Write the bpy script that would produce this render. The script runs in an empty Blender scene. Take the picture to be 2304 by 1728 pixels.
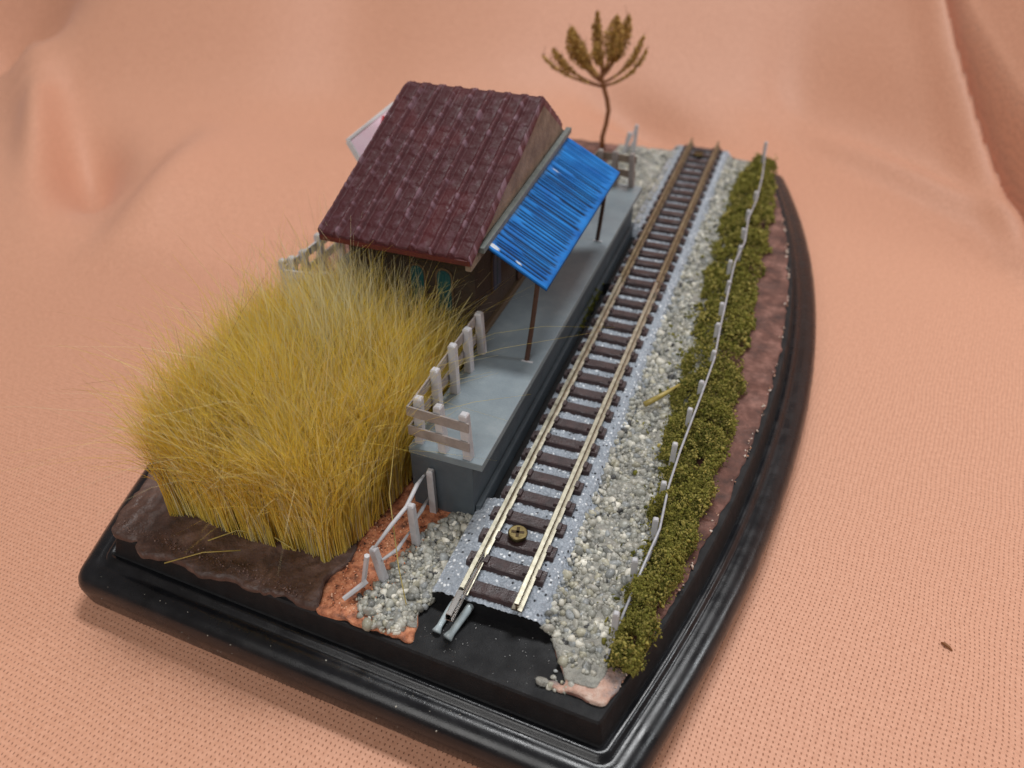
import bpy, bmesh, math, random
import numpy as np
from mathutils import Vector, Matrix, noise
random.seed(7); rng = np.random.default_rng(7)
S = bpy.context.scene; COL = S.collection
# units: 1 Blender unit = 1 cm of the real model; z = 0 is the top of the rails, y runs along the track

# ------------------------------------------------------------------ camera
F, PITCH, YAW, ROLL = 1799.2, 0.6560, 0.3525, -0.0015
cd = bpy.data.cameras.new('camera'); cam = bpy.data.objects.new('camera', cd); COL.objects.link(cam)
fw = Vector((-math.sin(YAW)*math.cos(PITCH), math.cos(YAW)*math.cos(PITCH), -math.sin(PITCH)))
rt = Vector((math.cos(YAW), math.sin(YAW), 0)); up = rt.cross(fw)
c_, s_ = math.cos(ROLL), math.sin(ROLL)
r2 = c_*rt + s_*up; u2 = -s_*rt + c_*up
M = Matrix((r2, u2, -fw)).transposed().to_4x4(); M.translation = Vector((3.1855, -7.5541, 10.6292))
cam.matrix_world = M
cd.sensor_width = 36; cd.lens = F/2304*36; cd.clip_start = .1; cd.clip_end = 500
cd.dof.use_dof = True; cd.dof.focus_distance = 14.3; cd.dof.aperture_fstop = 0.19
S.camera = cam
# ------------------------------------------------------------------ world, lamps, exposure
w = bpy.data.worlds.new('World'); S.world = w; w.use_nodes = True
w.node_tree.nodes['Background'].inputs[0].default_value = (1.0, .86, .78, 1)
w.node_tree.nodes['Background'].inputs[1].default_value = .12
def area(name, loc, target, sx, sy, power, color):
    ld = bpy.data.lights.new(name, 'AREA'); ld.shape = 'RECTANGLE'; ld.size = sx; ld.size_y = sy
    ld.energy = power; ld.color = color
    o = bpy.data.objects.new(name, ld); COL.objects.link(o); o.location = loc
    o.rotation_euler = (Vector(target)-Vector(loc)).to_track_quat('-Z', 'Y').to_euler()
    return o
area('window_lamp', (40, 18, 26), (0, 6, 0), 5, 10, 4600, (.92, .97, 1.0))
area('ceiling_lamp', (-2, 56, 116), (0, 6, 0), 46, 16, 80000, (.98, .99, 1.0))
area('front_fill_lamp', (-8, -44, 44), (-2, 4, 0), 40, 36, 14500, (1.0, .985, .96))  # added fill with no real source, brightens the grass and front faces
S.view_settings.view_transform = 'Standard'; S.view_settings.look = 'None'
S.view_settings.exposure = 0.30; S.view_settings.gamma = 1
S.cycles.use_denoising = True
S.cycles.max_bounces = 18; S.cycles.diffuse_bounces = 14; S.cycles.transmission_bounces = 14

# ------------------------------------------------------------------ helpers
def lin(r, g, b): return tuple(((c/255)/12.92 if c/255 <= .04045 else ((c/255+.055)/1.055)**2.4) for c in (r, g, b))
class MB:
    def __init__(s): s.v = []; s.f = []
    def add(s, vs, fs):
        n = len(s.v); s.v += [tuple(p) for p in vs]; s.f += [tuple(i+n for i in f) for f in fs]; return s
    def box(s, c, d, rot=None, taper=1.0):
        x, y, z = d[0]/2, d[1]/2, d[2]/2
        P = [Vector((sx*x*(taper if sz > 0 else 1), sy*y*(taper if sz > 0 else 1), sz*z)) for sz in (-1, 1) for sx, sy in ((-1,-1),(1,-1),(1,1),(-1,1))]
        if rot is not None: P = [rot @ p for p in P]
        return s.add([p+Vector(c) for p in P], [(3,2,1,0),(4,5,6,7),(0,1,5,4),(1,2,6,5),(2,3,7,6),(3,0,4,7)])
    def bar(s, a, b, w, h, upv=(0,0,1)):      # a plank from a to b, w wide across, h thick along upv
        a, b = Vector(a), Vector(b); d = (b-a).normalized(); sd = d.cross(Vector(upv)).normalized(); u = sd.cross(d)
        P = [q + sd*w/2*i + u*h/2*j for q in (a, b) for i, j in ((-1,-1),(1,-1),(1,1),(-1,1))]
        return s.add(P, [(0,1,2,3),(7,6,5,4),(0,4,5,1),(1,5,6,2),(2,6,7,3),(3,7,4,0)])
    def tube(s, pts, rs, n=8):
        pts = [Vector(p) for p in pts]
        if not hasattr(rs, '__len__'): rs = [rs]*len(pts)
        base = len(s.v); V = []; FF = []
        for i, p in enumerate(pts):
            d = (pts[min(i+1, len(pts)-1)] - pts[max(i-1, 0)]).normalized()
            a = d.orthogonal() if abs(d.z) > .9 else d.cross(Vector((0,0,1)))
            if abs(d.z) > .9: a = Vector((1,0,0)) - d*d.x
            a.normalize(); b = d.cross(a)
            for k in range(n):
                t = 2*math.pi*k/n; V.append(p + (a*math.cos(t)+b*math.sin(t))*rs[i])
        for i in range(len(pts)-1):
            for k in range(n):
                FF.append((i*n+k, i*n+(k+1) % n, (i+1)*n+(k+1) % n, (i+1)*n+k))
        FF.append(tuple(range(n-1, -1, -1))); FF.append(tuple((len(pts)-1)*n+k for k in range(n)))
        return s.add(V, FF)
    def prism(s, poly, h, M4=None):           # polygon in xy, extruded h in z, placed by M4
        n = len(poly); V = [Vector((x, y, 0)) for x, y in poly] + [Vector((x, y, h)) for x, y in poly]
        if M4 is not None: V = [M4 @ p for p in V]
        FF = [tuple(range(n-1, -1, -1)), tuple(range(n, 2*n))] + [(i, (i+1) % n, n+(i+1) % n, n+i) for i in range(n)]
        return s.add(V, FF)
    def build(s, name, m, parent=None, smooth=False, bevel=0, col=None):
        me = bpy.data.meshes.new(name); me.from_pydata(s.v, [], s.f); me.update()
        return link(name, me, m, parent, smooth, bevel)
def link(name, me, m, parent=None, smooth=False, bevel=0):
    if m: me.materials.append(m)
    if smooth: me.polygons.foreach_set('use_smooth', np.ones(len(me.polygons), bool))
    o = bpy.data.objects.new(name, me); COL.objects.link(o)
    if bevel:
        b = o.modifiers.new('bevel', 'BEVEL'); b.width = bevel; b.segments = 2; b.limit_method = 'ANGLE'
    if parent: o.parent = parent; o.matrix_parent_inverse = Matrix.Identity(4); o.location = -Vector(parent.location) if not parent.get('_child') else (0,0,0)
    return o
def npmesh(name, V, Fq, m, parent=None, smooth=True, col=None):
    me = bpy.data.meshes.new(name); k = Fq.shape[1]
    me.vertices.add(len(V)); me.vertices.foreach_set('co', np.ascontiguousarray(V, np.float32).ravel())
    me.loops.add(Fq.size); me.loops.foreach_set('vertex_index', np.ascontiguousarray(Fq, np.int32).ravel())
    me.polygons.add(len(Fq)); me.polygons.foreach_set('loop_start', np.arange(0, Fq.size, k, dtype=np.int32))
    me.update(calc_edges=True)
    if col is not None:
        a = me.color_attributes.new('Col', 'FLOAT_COLOR', 'POINT')
        c4 = np.ones((len(V), 4), np.float32); c4[:, :3] = col; a.data.foreach_set('color', c4.ravel())
    me.validate()
    return link(name, me, m, parent, smooth)
def thing(name, label, cat, loc=(0,0,0), group=None):
    o = bpy.data.objects.new(name, None); COL.objects.link(o); o.location = loc; o.empty_display_size = .3
    return tag(o, label, cat, group)
def tag(o, label=None, cat=None, group=None, kind=None):
    for k, v in (('label', label), ('category', cat), ('group', group), ('kind', kind)):
        if v: o[k] = v
    return o
def sub(o, parent):                            # hang o (world-space mesh) under an already placed part
    o.parent = parent; o.location = (0,0,0); return o

# ------------------------------------------------------------------ materials
def mat(name, cols, scale=5, rough=.6, bump=0, bscale=None, metal=0, spec=.5, detail=6, distort=0, attr=False, trans=0, rv=0, coat=0):
    m = bpy.data.materials.new(name); m.use_nodes = True; nt = m.node_tree; N = nt.nodes; L = nt.links
    b = N['Principled BSDF']; b.inputs['Metallic'].default_value = metal; b.inputs['Roughness'].default_value = rough
    b.inputs['Specular IOR Level'].default_value = spec; b.inputs['Coat Weight'].default_value = coat
    tc = N.new('ShaderNodeTexCoord')
    if attr:
        a = N.new('ShaderNodeAttribute'); a.attribute_name = 'Col'; src = a.outputs['Color']
        if trans:
            b.inputs['Transmission Weight'].default_value = 0
            b.inputs['Subsurface Weight'].default_value = trans; b.inputs['Subsurface Radius'].default_value = (.05, .05, .05); b.inputs['Subsurface Scale'].default_value = .6
        L.new(src, b.inputs['Base Color'])
    elif len(cols) == 1: b.inputs['Base Color'].default_value = (*cols[0], 1)
    else:
        n = N.new('ShaderNodeTexNoise'); n.inputs['Scale'].default_value = scale; n.inputs['Detail'].default_value = detail; n.inputs['Distortion'].default_value = distort
        n.inputs['Roughness'].default_value = .62
        L.new(tc.outputs['Object'], n.inputs['Vector'])
        r = N.new('ShaderNodeValToRGB'); L.new(n.outputs['Fac'], r.inputs['Fac'])
        els = r.color_ramp.elements
        while len(els) < len(cols): els.new(.5)
        for i, c in enumerate(cols):
            els[i].position = .30 + .4*i/(len(cols)-1); els[i].color = (*c, 1)
        L.new(r.outputs['Color'], b.inputs['Base Color'])
    if rv:
        n3 = N.new('ShaderNodeTexNoise'); n3.inputs['Scale'].default_value = scale*.7; n3.inputs['Detail'].default_value = 5
        L.new(tc.outputs['Object'], n3.inputs['Vector'])
        mr = N.new('ShaderNodeMapRange'); mr.inputs['From Min'].default_value = .3; mr.inputs['From Max'].default_value = .7
        mr.inputs['To Min'].default_value = max(.03, rough-rv); mr.inputs['To Max'].default_value = min(1, rough+rv)
        L.new(n3.outputs['Fac'], mr.inputs['Value']); L.new(mr.outputs['Result'], b.inputs['Roughness'])
    if bump:
        n2 = N.new('ShaderNodeTexNoise'); n2.inputs['Scale'].default_value = bscale or scale*3; n2.inputs['Detail'].default_value = 8
        L.new(tc.outputs['Object'], n2.inputs['Vector'])
        bp = N.new('ShaderNodeBump'); bp.inputs['Strength'].default_value = 1; bp.inputs['Distance'].default_value = bump
        L.new(n2.outputs['Fac'], bp.inputs['Height']); L.new(bp.outputs['Normal'], b.inputs['Normal'])
    return m
def g(v): return (v, v, v)
M_black = mat('black_plastic', [(.005,.0055,.007), (.011,.0115,.014)], 3, .25, .002, 50, spec=.45, rv=.10)
M_blackmatte = mat('black_matte_plastic', [(.004,.004,.005), (.010,.0105,.012)], 4, .6, .008, 45, rv=.12, spec=.3)
M_soil = mat('pink_brown_soil', [lin(68,44,38), lin(106,70,60), lin(150,108,96)], 2.2, .75, .05, 9, rv=.15)
M_pad = mat('mauve_brown_clay', [lin(58,42,36), lin(84,62,54), lin(118,93,83)], 1.7, .5, .10, 3.2, rv=.15, distort=.6)
M_orange = mat('orange_earth', [lin(84,54,44), lin(186,116,82), lin(222,156,118)], 5.5, .6, .05, 12, rv=.2)
M_stone = mat('gravel_stone', None, rough=.38, attr=True, trans=.22, spec=.5)
M_bed = mat('grey_gravel_bed', [lin(126,126,120), lin(152,150,142), lin(174,172,162)], 9, .5, .06, 14, rv=.2)
def fibre_mat(name, mixf, rough, spec=.1):
    m = bpy.data.materials.new(name); m.use_nodes = True; nt = m.node_tree; N = nt.nodes; L = nt.links
    b = N['Principled BSDF']; b.inputs['Roughness'].default_value = rough; b.inputs['Specular IOR Level'].default_value = spec
    a = N.new('ShaderNodeAttribute'); a.attribute_name = 'Col'; t = N.new('ShaderNodeBsdfTranslucent'); mx = N.new('ShaderNodeMixShader')
    L.new(a.outputs['Color'], b.inputs['Base Color']); L.new(a.outputs['Color'], t.inputs['Color']); mx.inputs[0].default_value = mixf
    L.new(b.outputs[0], mx.inputs[1]); L.new(t.outputs[0], mx.inputs[2]); L.new(mx.outputs[0], N['Material Output'].inputs['Surface'])
    return m
M_grass = fibre_mat('straw_hair', .5, .36, .6)
M_moss = fibre_mat('moss_foam', .5, .95, .02)
M_sleeper = mat('dark_brown_sleeper', [lin(44,32,34), lin(66,46,46)], 6, .42, .012, 30, rv=.15)
M_rail = mat('nickel_silver', [lin(150,145,126), lin(190,185,168)], 8, .42, metal=1, rv=.08)
M_farrail = mat('far_rail_metal', [lin(110,94,72), lin(160,148,122)], 5, .48, metal=.9, rv=.1)  # darker, browner metal for the rails of the far section
M_steel = mat('bright_steel', [lin(210,208,205)], rough=.16, metal=1)
M_brass = mat('brass', [lin(84,74,50), lin(128,114,78)], 8, .42, metal=1, rv=.12)
M_prong = mat('grey_blue_plastic', [lin(158,172,178), lin(186,198,202)], 4, .25)
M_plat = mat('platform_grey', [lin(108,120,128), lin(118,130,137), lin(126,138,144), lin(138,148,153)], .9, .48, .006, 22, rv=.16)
M_platside = mat('platform_side_grey', [lin(68,77,84), lin(82,91,98)], 2.5, .55, .006, 25)  # darker than the top: the shade on the platform wall is in this colour
M_fence = mat('pale_grey_plastic', [lin(176,176,180), lin(200,200,204)], 3, .42, .006, 20)
M_board = mat('shaded_pale_board', [lin(128,120,116), lin(158,150,146)], 4, .55, .006, 30)  # pale fence tone darkened, shade of the board fronts put into the colour
M_wall = mat('brown_house_wall', [lin(40,30,23), lin(56,44,32)], 3, .7, .02, 14)  # brown darkened, the shade on the house front is in the colour
M_gable = mat('grey_brown_gable', [lin(98,84,72), lin(128,112,98), lin(148,132,116)], 2.2, .65, .02, 12)  # gable paler than the wall, light from the track side put into it
M_roof = mat('maroon_roof_paint', None, rough=.58, attr=True, bump=.010, bscale=18, scale=8, rv=.14, spec=.3)
M_teal = mat('dark_teal_paint', [lin(14,58,64), lin(24,78,82)], 5, .35)
M_bluepane = mat('dark_blue_paint', [lin(34,44,72), lin(56,66,96)], 4, .4)
M_trim = mat('tan_trim', [lin(84,68,50)], rough=.6)
M_blue = mat('blue_corrugated_paint', None, rough=.6, spec=.2, attr=True, bump=.006, bscale=22, scale=3, rv=.1)
M_ledger = mat('grey_green_batten', [lin(92,100,98), lin(116,122,118)], 5, .5, .01, 20)
M_post = mat('dark_brown_post', [lin(52,34,26), lin(74,50,38)], 8, .45)
M_sign = mat('pink_white_board', [lin(240,208,226), lin(246,226,238)], 3, .4)
M_signedge = mat('white_board_edge', [lin(214,216,218)], rough=.4)
M_red = mat('red_board', [lin(186,40,52)], rough=.4)
M_trunk = mat('brown_twig', [lin(118,72,40), lin(148,96,54)], 6, .6, .01, 20)
M_crown = mat('dry_flower_husk', None, rough=.7, attr=True, trans=.2)
M_wire = mat('grey_thread', [lin(150,150,156), lin(190,190,196)], 12, .35)
M_straw = mat('dry_straw', [lin(150,132,66), lin(186,166,92)], 6, .4)
M_concrete = mat('grey_panel', [lin(112,124,132), lin(138,148,154)], 3, .55)

def fabric_mat():
    m = bpy.data.materials.new('salmon_weave'); m.use_nodes = True; nt = m.node_tree; N = nt.nodes; L = nt.links
    b = N['Principled BSDF']; b.inputs['Roughness'].default_value = .55; b.inputs['Specular IOR Level'].default_value = .4
    b.inputs['Sheen Weight'].default_value = .15; b.inputs['Sheen Roughness'].default_value = .4
    tc = N.new('ShaderNodeTexCoord')
    def math_(op, a, bb=None, cc=None):
        n = N.new('ShaderNodeMath'); n.operation = op
        for i, v in enumerate((a, bb, cc)):
            if v is None: continue
            if isinstance(v, (int, float)): n.inputs[i].default_value = v
            else: L.new(v, n.inputs[i])
        return n.outputs[0]
    wob = N.new('ShaderNodeTexNoise'); wob.inputs['Scale'].default_value = .22; wob.inputs['Detail'].default_value = 7; wob.inputs['Roughness'].default_value = .55
    L.new(tc.outputs['Object'], wob.inputs['Vector'])
    vm = N.new('ShaderNodeVectorMath'); vm.operation = 'MULTIPLY_ADD'; L.new(wob.outputs['Color'], vm.inputs[0]); vm.inputs[1].default_value = (.5,.5,0); L.new(tc.outputs['Object'], vm.inputs[2])
    sx = N.new('ShaderNodeSeparateXYZ'); L.new(vm.outputs[0], sx.inputs[0]); px, py = sx.outputs[0], sx.outputs[1]
    A_, B_ = (.088, -.0062), (-.0142, -.0915); det = A_[0]*B_[1]-A_[1]*B_[0]
    u = math_('ADD', math_('MULTIPLY', px, B_[1]/det), math_('MULTIPLY', py, -B_[0]/det))
    v = math_('ADD', math_('MULTIPLY', px, -A_[1]/det), math_('MULTIPLY', py, A_[0]/det))
    fu = math_('SUBTRACT', math_('FRACT', u), .5); fv = math_('SUBTRACT', math_('FRACT', v), .5)
    p1 = math_('ADD', fu, math_('MULTIPLY', fv, -.25)); p2 = math_('ADD', fv, math_('MULTIPLY', fu, .2))
    d = math_('SQRT', math_('ADD', math_('POWER', math_('MULTIPLY', p1, 1.55), 2), math_('POWER', math_('MULTIPLY', p2, .85), 2)))
    vary = N.new('ShaderNodeTexNoise'); vary.inputs['Scale'].default_value = 6; L.new(tc.outputs['Object'], vary.inputs['Vector'])
    d = math_('ADD', d, math_('MULTIPLY', math_('SUBTRACT', vary.outputs['Fac'], .5), .22))
    mr = N.new('ShaderNodeMapRange'); mr.interpolation_type = 'SMOOTHSTEP'; L.new(d, mr.inputs['Value'])
    mr.inputs['From Min'].default_value = .06; mr.inputs['From Max'].default_value = .27; mr.inputs['To Min'].default_value = 0; mr.inputs['To Max'].default_value = 1
    big = N.new('ShaderNodeTexNoise'); big.inputs['Scale'].default_value = 11; big.inputs['Detail'].default_value = 5; L.new(tc.outputs['Object'], big.inputs['Vector'])
    r = N.new('ShaderNodeValToRGB'); L.new(big.outputs['Fac'], r.inputs['Fac'])
    r.color_ramp.elements[0].position = .35; r.color_ramp.elements[0].color = (.62,.305,.192,1)
    r.color_ramp.elements[1].position = .68; r.color_ramp.elements[1].color = (.71,.37,.243,1)
    mx = N.new('ShaderNodeMix'); mx.data_type = 'RGBA'; L.new(mr.outputs['Result'], mx.inputs['Factor'])
    mx.inputs['A'].default_value = (.36,.155,.09,1); L.new(r.outputs['Color'], mx.inputs['B'])
    L.new(mx.outputs['Result'], b.inputs['Base Color'])
    bp = N.new('ShaderNodeBump'); bp.inputs['Strength'].default_value = .7; bp.inputs['Distance'].default_value = .02
    L.new(mr.outputs['Result'], bp.inputs['Height']); L.new(bp.outputs['Normal'], b.inputs['Normal'])
    return m
M_fabric = fabric_mat()
def ballast_mat():
    m = bpy.data.materials.new('speckled_ballast'); m.use_nodes = True; nt = m.node_tree; N = nt.nodes; L = nt.links
    b = N['Principled BSDF']; b.inputs['Roughness'].default_value = .38
    tc = N.new('ShaderNodeTexCoord')
    def vor(scale):
        v = N.new('ShaderNodeTexVoronoi'); v.inputs['Scale'].default_value = scale; L.new(tc.outputs['Object'], v.inputs['Vector']); return v
    v = vor(15)
    sep = N.new('ShaderNodeSeparateColor'); L.new(v.outputs['Color'], sep.inputs[0])
    r = N.new('ShaderNodeValToRGB'); r.color_ramp.interpolation = 'CONSTANT'; L.new(sep.outputs[0], r.inputs['Fac'])
    e = r.color_ramp.elements; e[0].position = 0; e[0].color = (.012,.014,.02,1); e[1].position = .10; e[1].color = (*lin(150,158,168),1)
    e2 = e.new(.55); e2.color = (*lin(170,178,188),1); e3 = e.new(.78); e3.color = (*lin(236,240,244),1)
    near = N.new('ShaderNodeMapRange'); L.new(v.outputs['Distance'], near.inputs['Value']); near.inputs['From Min'].default_value = .30; near.inputs['From Max'].default_value = .48
    near.inputs['To Min'].default_value = 1; near.inputs['To Max'].default_value = 0
    mx = N.new('ShaderNodeMix'); mx.data_type = 'RGBA'; L.new(near.outputs['Result'], mx.inputs['Factor']); mx.inputs['A'].default_value = (*lin(154,162,172),1); L.new(r.outputs['Color'], mx.inputs['B'])
    L.new(mx.outputs['Result'], b.inputs['Base Color'])
    bp = N.new('ShaderNodeBump'); bp.inputs['Distance'].default_value = .03; bp.inputs['Strength'].default_value = 1; bp.invert = True
    L.new(v.outputs['Distance'], bp.inputs['Height']); L.new(bp.outputs['Normal'], b.inputs['Normal'])
    return m
M_ballast = ballast_mat()

# ------------------------------------------------------------------ the cloth: table and backdrop in one piece
ZF = -2.0
def softplus(t): return np.where(t > 20, t, np.log1p(np.exp(np.minimum(t, 20))))
def sst(a, b, x): t = np.clip((x-a)/(b-a), 0, 1); return t*t*(3-2*t)
def bump2(X, Y, cx, cy, ang, l, wd, h):
    dx, dy = X-cx, Y-cy; a = math.radians(ang); p = dx*math.cos(a)+dy*math.sin(a); qq = -dx*math.sin(a)+dy*math.cos(a)
    return h*np.exp(-(p/l)**2-(qq/wd)**2)
def cloth_base(X, Y):
    y0 = 30 - 1.22*softplus((X-4.5)/1.2)*1.2 - .4*softplus((-X-8)/3)*3
    y0 = np.maximum(y0, 12)
    return ZF + .8*1.3*softplus((Y-y0)/1.3)
EDGE = [(0,12.6),(14,12.2),(17,11.7),(20.87,10.9),(22.94,10.38),(25.09,9.76),(26.97,9.2),(29.06,8.56),(30.59,8.1),(32.5,7.63),(40,6.0),(60,3),(110,0)]
def cloth(X, Y):
    Z = cloth_base(X, Y)
    Z += bump2(X, Y, 7.3, 24.6, -44.6, 5.5, .55, .42) + bump2(X, Y, 6.5, 30, -60, 3, 1.4, .35)
    Z += bump2(X, Y, -28.5, 18.2, -46, 7, .8, 1.3) + bump2(X, Y, -23.9, 15.6, -46, 3.6, 1.5, -1.9)
    dd = (X+17.6)*.94+(Y-10.2)*.34; tt = -(X+17.6)*.34+(Y-10.2)*.94
    Z += 1.3*sst(-2.5,4,tt)*(1-sst(5,13,tt))*sst(-1.3,1.1,dd)*np.exp(-np.maximum(dd,0)/2.4)
    Z += bump2(X, Y, -35.5, 25, 60, 4, 2.6, -4) + bump2(X, Y, -46, 36, 120, 14, 3.5, -3)
    Z += bump2(X, Y, -3.2, 27.8, -25, 3.5, 1.4, -1.1) + bump2(X, Y, -12, 38, 100, 9, 3.5, .8) + bump2(X, Y, -20, 32, 110, 9, 3, -.8)
    Z += bump2(X, Y, 2.5, 31, 100, 5, 1.5, -.4)
    xe = np.interp(Y, [e[0] for e in EDGE], [e[1] for e in EDGE])
    d = X - xe; far = sst(14.5, 21.5, Y)
    Z += far*(.28*np.exp(-((d+.45)/.5)**2) - 2.2*sst(-.03, .14, d) + 8*np.clip(d-.14,0,np.interp(Y,[20,26,33],[.65,.42,.26])) + .4*np.maximum(d-.8,0) + .4*np.exp(-((d-3.4-.05*(Y-24))/.7)**2))
    return Z
def grid(xs, ys):
    X, Y = np.meshgrid(xs, ys); nx, ny = len(xs), len(ys)
    i = np.arange(nx*ny).reshape(ny, nx)
    Fq = np.stack([i[:-1,:-1], i[:-1,1:], i[1:,1:], i[1:,:-1]], -1).reshape(-1, 4)
    return X, Y, Fq
xs = np.concatenate([np.arange(-75, -30, 1.0), np.arange(-30, 4, .3), np.arange(4, 13.5, .08), np.arange(13.5, 46, .6)])
ys = np.concatenate([np.arange(-14, 12, .4), np.arange(12, 50, .35), np.arange(50, 110, 1.0)])
X, Y, Fq = grid(xs, ys)
o = npmesh('backdrop_cloth', np.stack([X, Y, cloth(X, Y)], -1).reshape(-1, 3), Fq, M_fabric)
tag(o, kind='structure')

# ------------------------------------------------------------------ black display base
XC = -2.55; Y0, Y1 = -.93, 21.35
def halfw(y): return 6.42 - 1.62*((y-10.2)/11.15)**2
def yfront(x): return -.90-.05*(x-XC)
def basew(y): return halfw(y)+.06*min(1, max(0, (y+1)/4))
def outline(n=40):
    R = [(XC+basew(y), y) for y in np.linspace(yfront(2.2), Y1, n)]
    Lf = [(XC+.28-basew(y), y) for y in np.linspace(Y1, yfront(-7.4), n)]
    return R, Lf
def ring(off, r0=.0):
    R, Lf = outline(); P = []
    def nrm(a, b): d = Vector((b[0]-a[0], b[1]-a[1])).normalized(); return Vector((d.y, -d.x))
    segs = [R, [R[-1], Lf[0]], Lf, [Lf[-1], R[0]]]
    for k, sg in enumerate(segs):
        nn = []
        for i in range(len(sg)): nn.append(nrm(sg[max(i-1,0)], sg[min(i+1,len(sg)-1)]))
        n0 = nn[0]; pv = segs[k-1]; npv = nrm(pv[-2], pv[-1])
        a0 = math.atan2(npv.y, npv.x); a1 = math.atan2(n0.y, n0.x)
        if a1 < a0: a1 += 2*math.pi
        # every corner is an arc of radius r0, whatever the offset
        cpt = Vector(sg[0]) + (npv+n0)*((off-r0)/(1+npv.dot(n0)))
        for j in range(9):
            a = a0+(a1-a0)*j/8; P.append((cpt.x+r0*math.cos(a), cpt.y+r0*math.sin(a)))
        for i in range(1, len(sg)-1): P.append((sg[i][0]+nn[i].x*off, sg[i][1]+nn[i].y*off))
    return P
def lathe_outline(prof):
    rings = [[(x, y, z) for x, y in ring(d, r)] for d, z, r in prof]; n = len(rings[0]); V = [p for r in rings for p in r]
    Fs = [(i*n+k, i*n+(k+1) % n, (i+1)*n+(k+1) % n, (i+1)*n+k) for i in range(len(rings)-1) for k in range(n)]
    return V, Fs, n
base = thing('display_base', 'black moulded plastic display base with a rounded rim under the model station scene', 'display base', (XC, 10.2, ZF))
prof = [(0,-.62,.05),(.03,-.66,.06),(.13,-1.03,.08),(.15,-1.06,.08)]
V, Fs, n = lathe_outline(prof); mb = MB(); mb.add(V, [tuple(reversed(f)) for f in Fs] + [tuple(range(n))][:0]); 
mb.f.append(tuple(range(n)))
mb.build('upper_tier', M_blackmatte, base)
prof = [(.10,-1.06,.10),(.15,-1.075,.12),(.19,-1.05,.15),(.24,-1.04,.18),(.29,-1.06,.22),(.32,-1.13,.24),(.37,-1.15,.26),(.43,-1.125,.28),(.53,-1.125,.30),(.64,-1.155,.33),(.73,-1.225,.36),(.79,-1.33,.38),(.815,-1.45,.38),(.80,-1.58,.36),(.775,-1.72,.34),(.75,-1.86,.32),(.72,-1.96,.30),(.66,-1.995,.28)]
V, Fs, n = lathe_outline(prof); mb = MB(); mb.add(V, [tuple(reversed(f)) for f in Fs])
mb.build('rim', M_black, base, smooth=True)

# ------------------------------------------------------------------ soil on the base
def edge_dist(x, y):      # inside distance to the upper outline
    return min(halfw(y)-abs(x-XC), y-Y0, Y1-y)
def fbm(x, y, s, o=4): return noise.fractal(Vector((x*s, y*s, 3.1)), 1.0, 2.0, o)
def soil_sheet(name, inside, height, m, cell=.07, bx=(-9,4), by=(-1,21.5), zlow=-.66):
    bm = bmesh.new(); vs = {}
    nx, ny = int((bx[1]-bx[0])/cell), int((by[1]-by[0])/cell)
    def vert(i, j):
        if (i, j) not in vs:
            x, y = bx[0]+i*cell, by[0]+j*cell; vs[i, j] = bm.verts.new((x, y, height(x, y)))
        return vs[i, j]
    for j in range(ny):
        for i in range(nx):
            if inside(bx[0]+(i+.5)*cell, by[0]+(j+.5)*cell):
                bm.faces.new((vert(i,j), vert(i+1,j), vert(i+1,j+1), vert(i,j+1)))
    be = [e for e in bm.edges if len(e.link_faces) == 1]
    for _ in range(3):
        nb = {}
        for e in be:
            for a, b in (e.verts, reversed(e.verts)): nb.setdefault(a, []).append(b)
        new = {v: (v.co*.5 + sum((q.co for q in l), Vector())*(.5/len(l))) for v, l in nb.items()}
        for v, c in new.items(): v.co.x, v.co.y = c.x, c.y
    ex = bmesh.ops.extrude_edge_only(bm, edges=be)
    for v in [q for q in ex['geom'] if isinstance(q, bmesh.types.BMVert)]: v.co.z = zlow
    bmesh.ops.recalc_face_normals(bm, faces=bm.faces)
    me = bpy.data.meshes.new(name); bm.to_mesh(me); bm.free()
    return link(name, me, m, smooth=True)
def in_recess(x, y):
    n = .06*fbm(x*3, y*3, 1.3)
    if y < -.02+n and -1.2+.25*(-y)+n < x < 1.1+n: return True
    if y < .4 and -1.0 < x < 1.08: return True
    if 2.3 < y < 14.3 and -1.12 < x < -.55: return True
    return -.02+n > y > -.78+n*1.5+.12*max(0,x-.9)*0 and 1.0 <= x < 1.12+ .42*min(1, (-y+.0)/.75) + n
def pad_in(x, y): return x < -2.83 + .05*fbm(x, y, 3) + .06*math.sin(y*5) and y < 5.2
def noise_edge(x, y): return .05+.05*fbm(x, y, 2.2)+.03*fbm(x, y, 7)
def in_soil(x, y):
    d = edge_dist(x, y); e = noise_edge(x, y)
    return d > e and not in_recess(x, y) and not pad_in(x, y)
def h_soil(x, y): return -.58 + .03*fbm(x, y, 1.2) + .02*fbm(x, y, 5)
def in_orange(x, y): return -2.9 < x < -.9 and y < 2.4
o = soil_sheet('soil', lambda x, y: in_soil(x, y) and not in_orange(x, y), h_soil, M_soil); tag(o, kind='structure')
o = soil_sheet('orange_earth', lambda x, y: in_soil(x, y) and in_orange(x, y), lambda x, y: h_soil(x, y)+.03*fbm(x, y, 8)+.02, M_orange, cell=.05, bx=(-3,-.8), by=(-1,2.5)); tag(o, kind='structure')
def pe(x, y): return .07 + .10*fbm(x, y, 1.6) + .05*fbm(x, y, 5)
o = soil_sheet('clay_ground', lambda x, y: pad_in(x, y) and edge_dist(x, y) > max(.01, pe(x, y)+(.13 if x < -6.6 else 0)) , lambda x, y: -.50+.05*fbm(x, y, 1.0)+.035*fbm(x, y, 4)+.05*math.exp(-((x+2.95)/.12)**2), M_pad, cell=.06, bx=(-9,-2.6), by=(-1,5.5)); tag(o, kind='structure')

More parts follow.
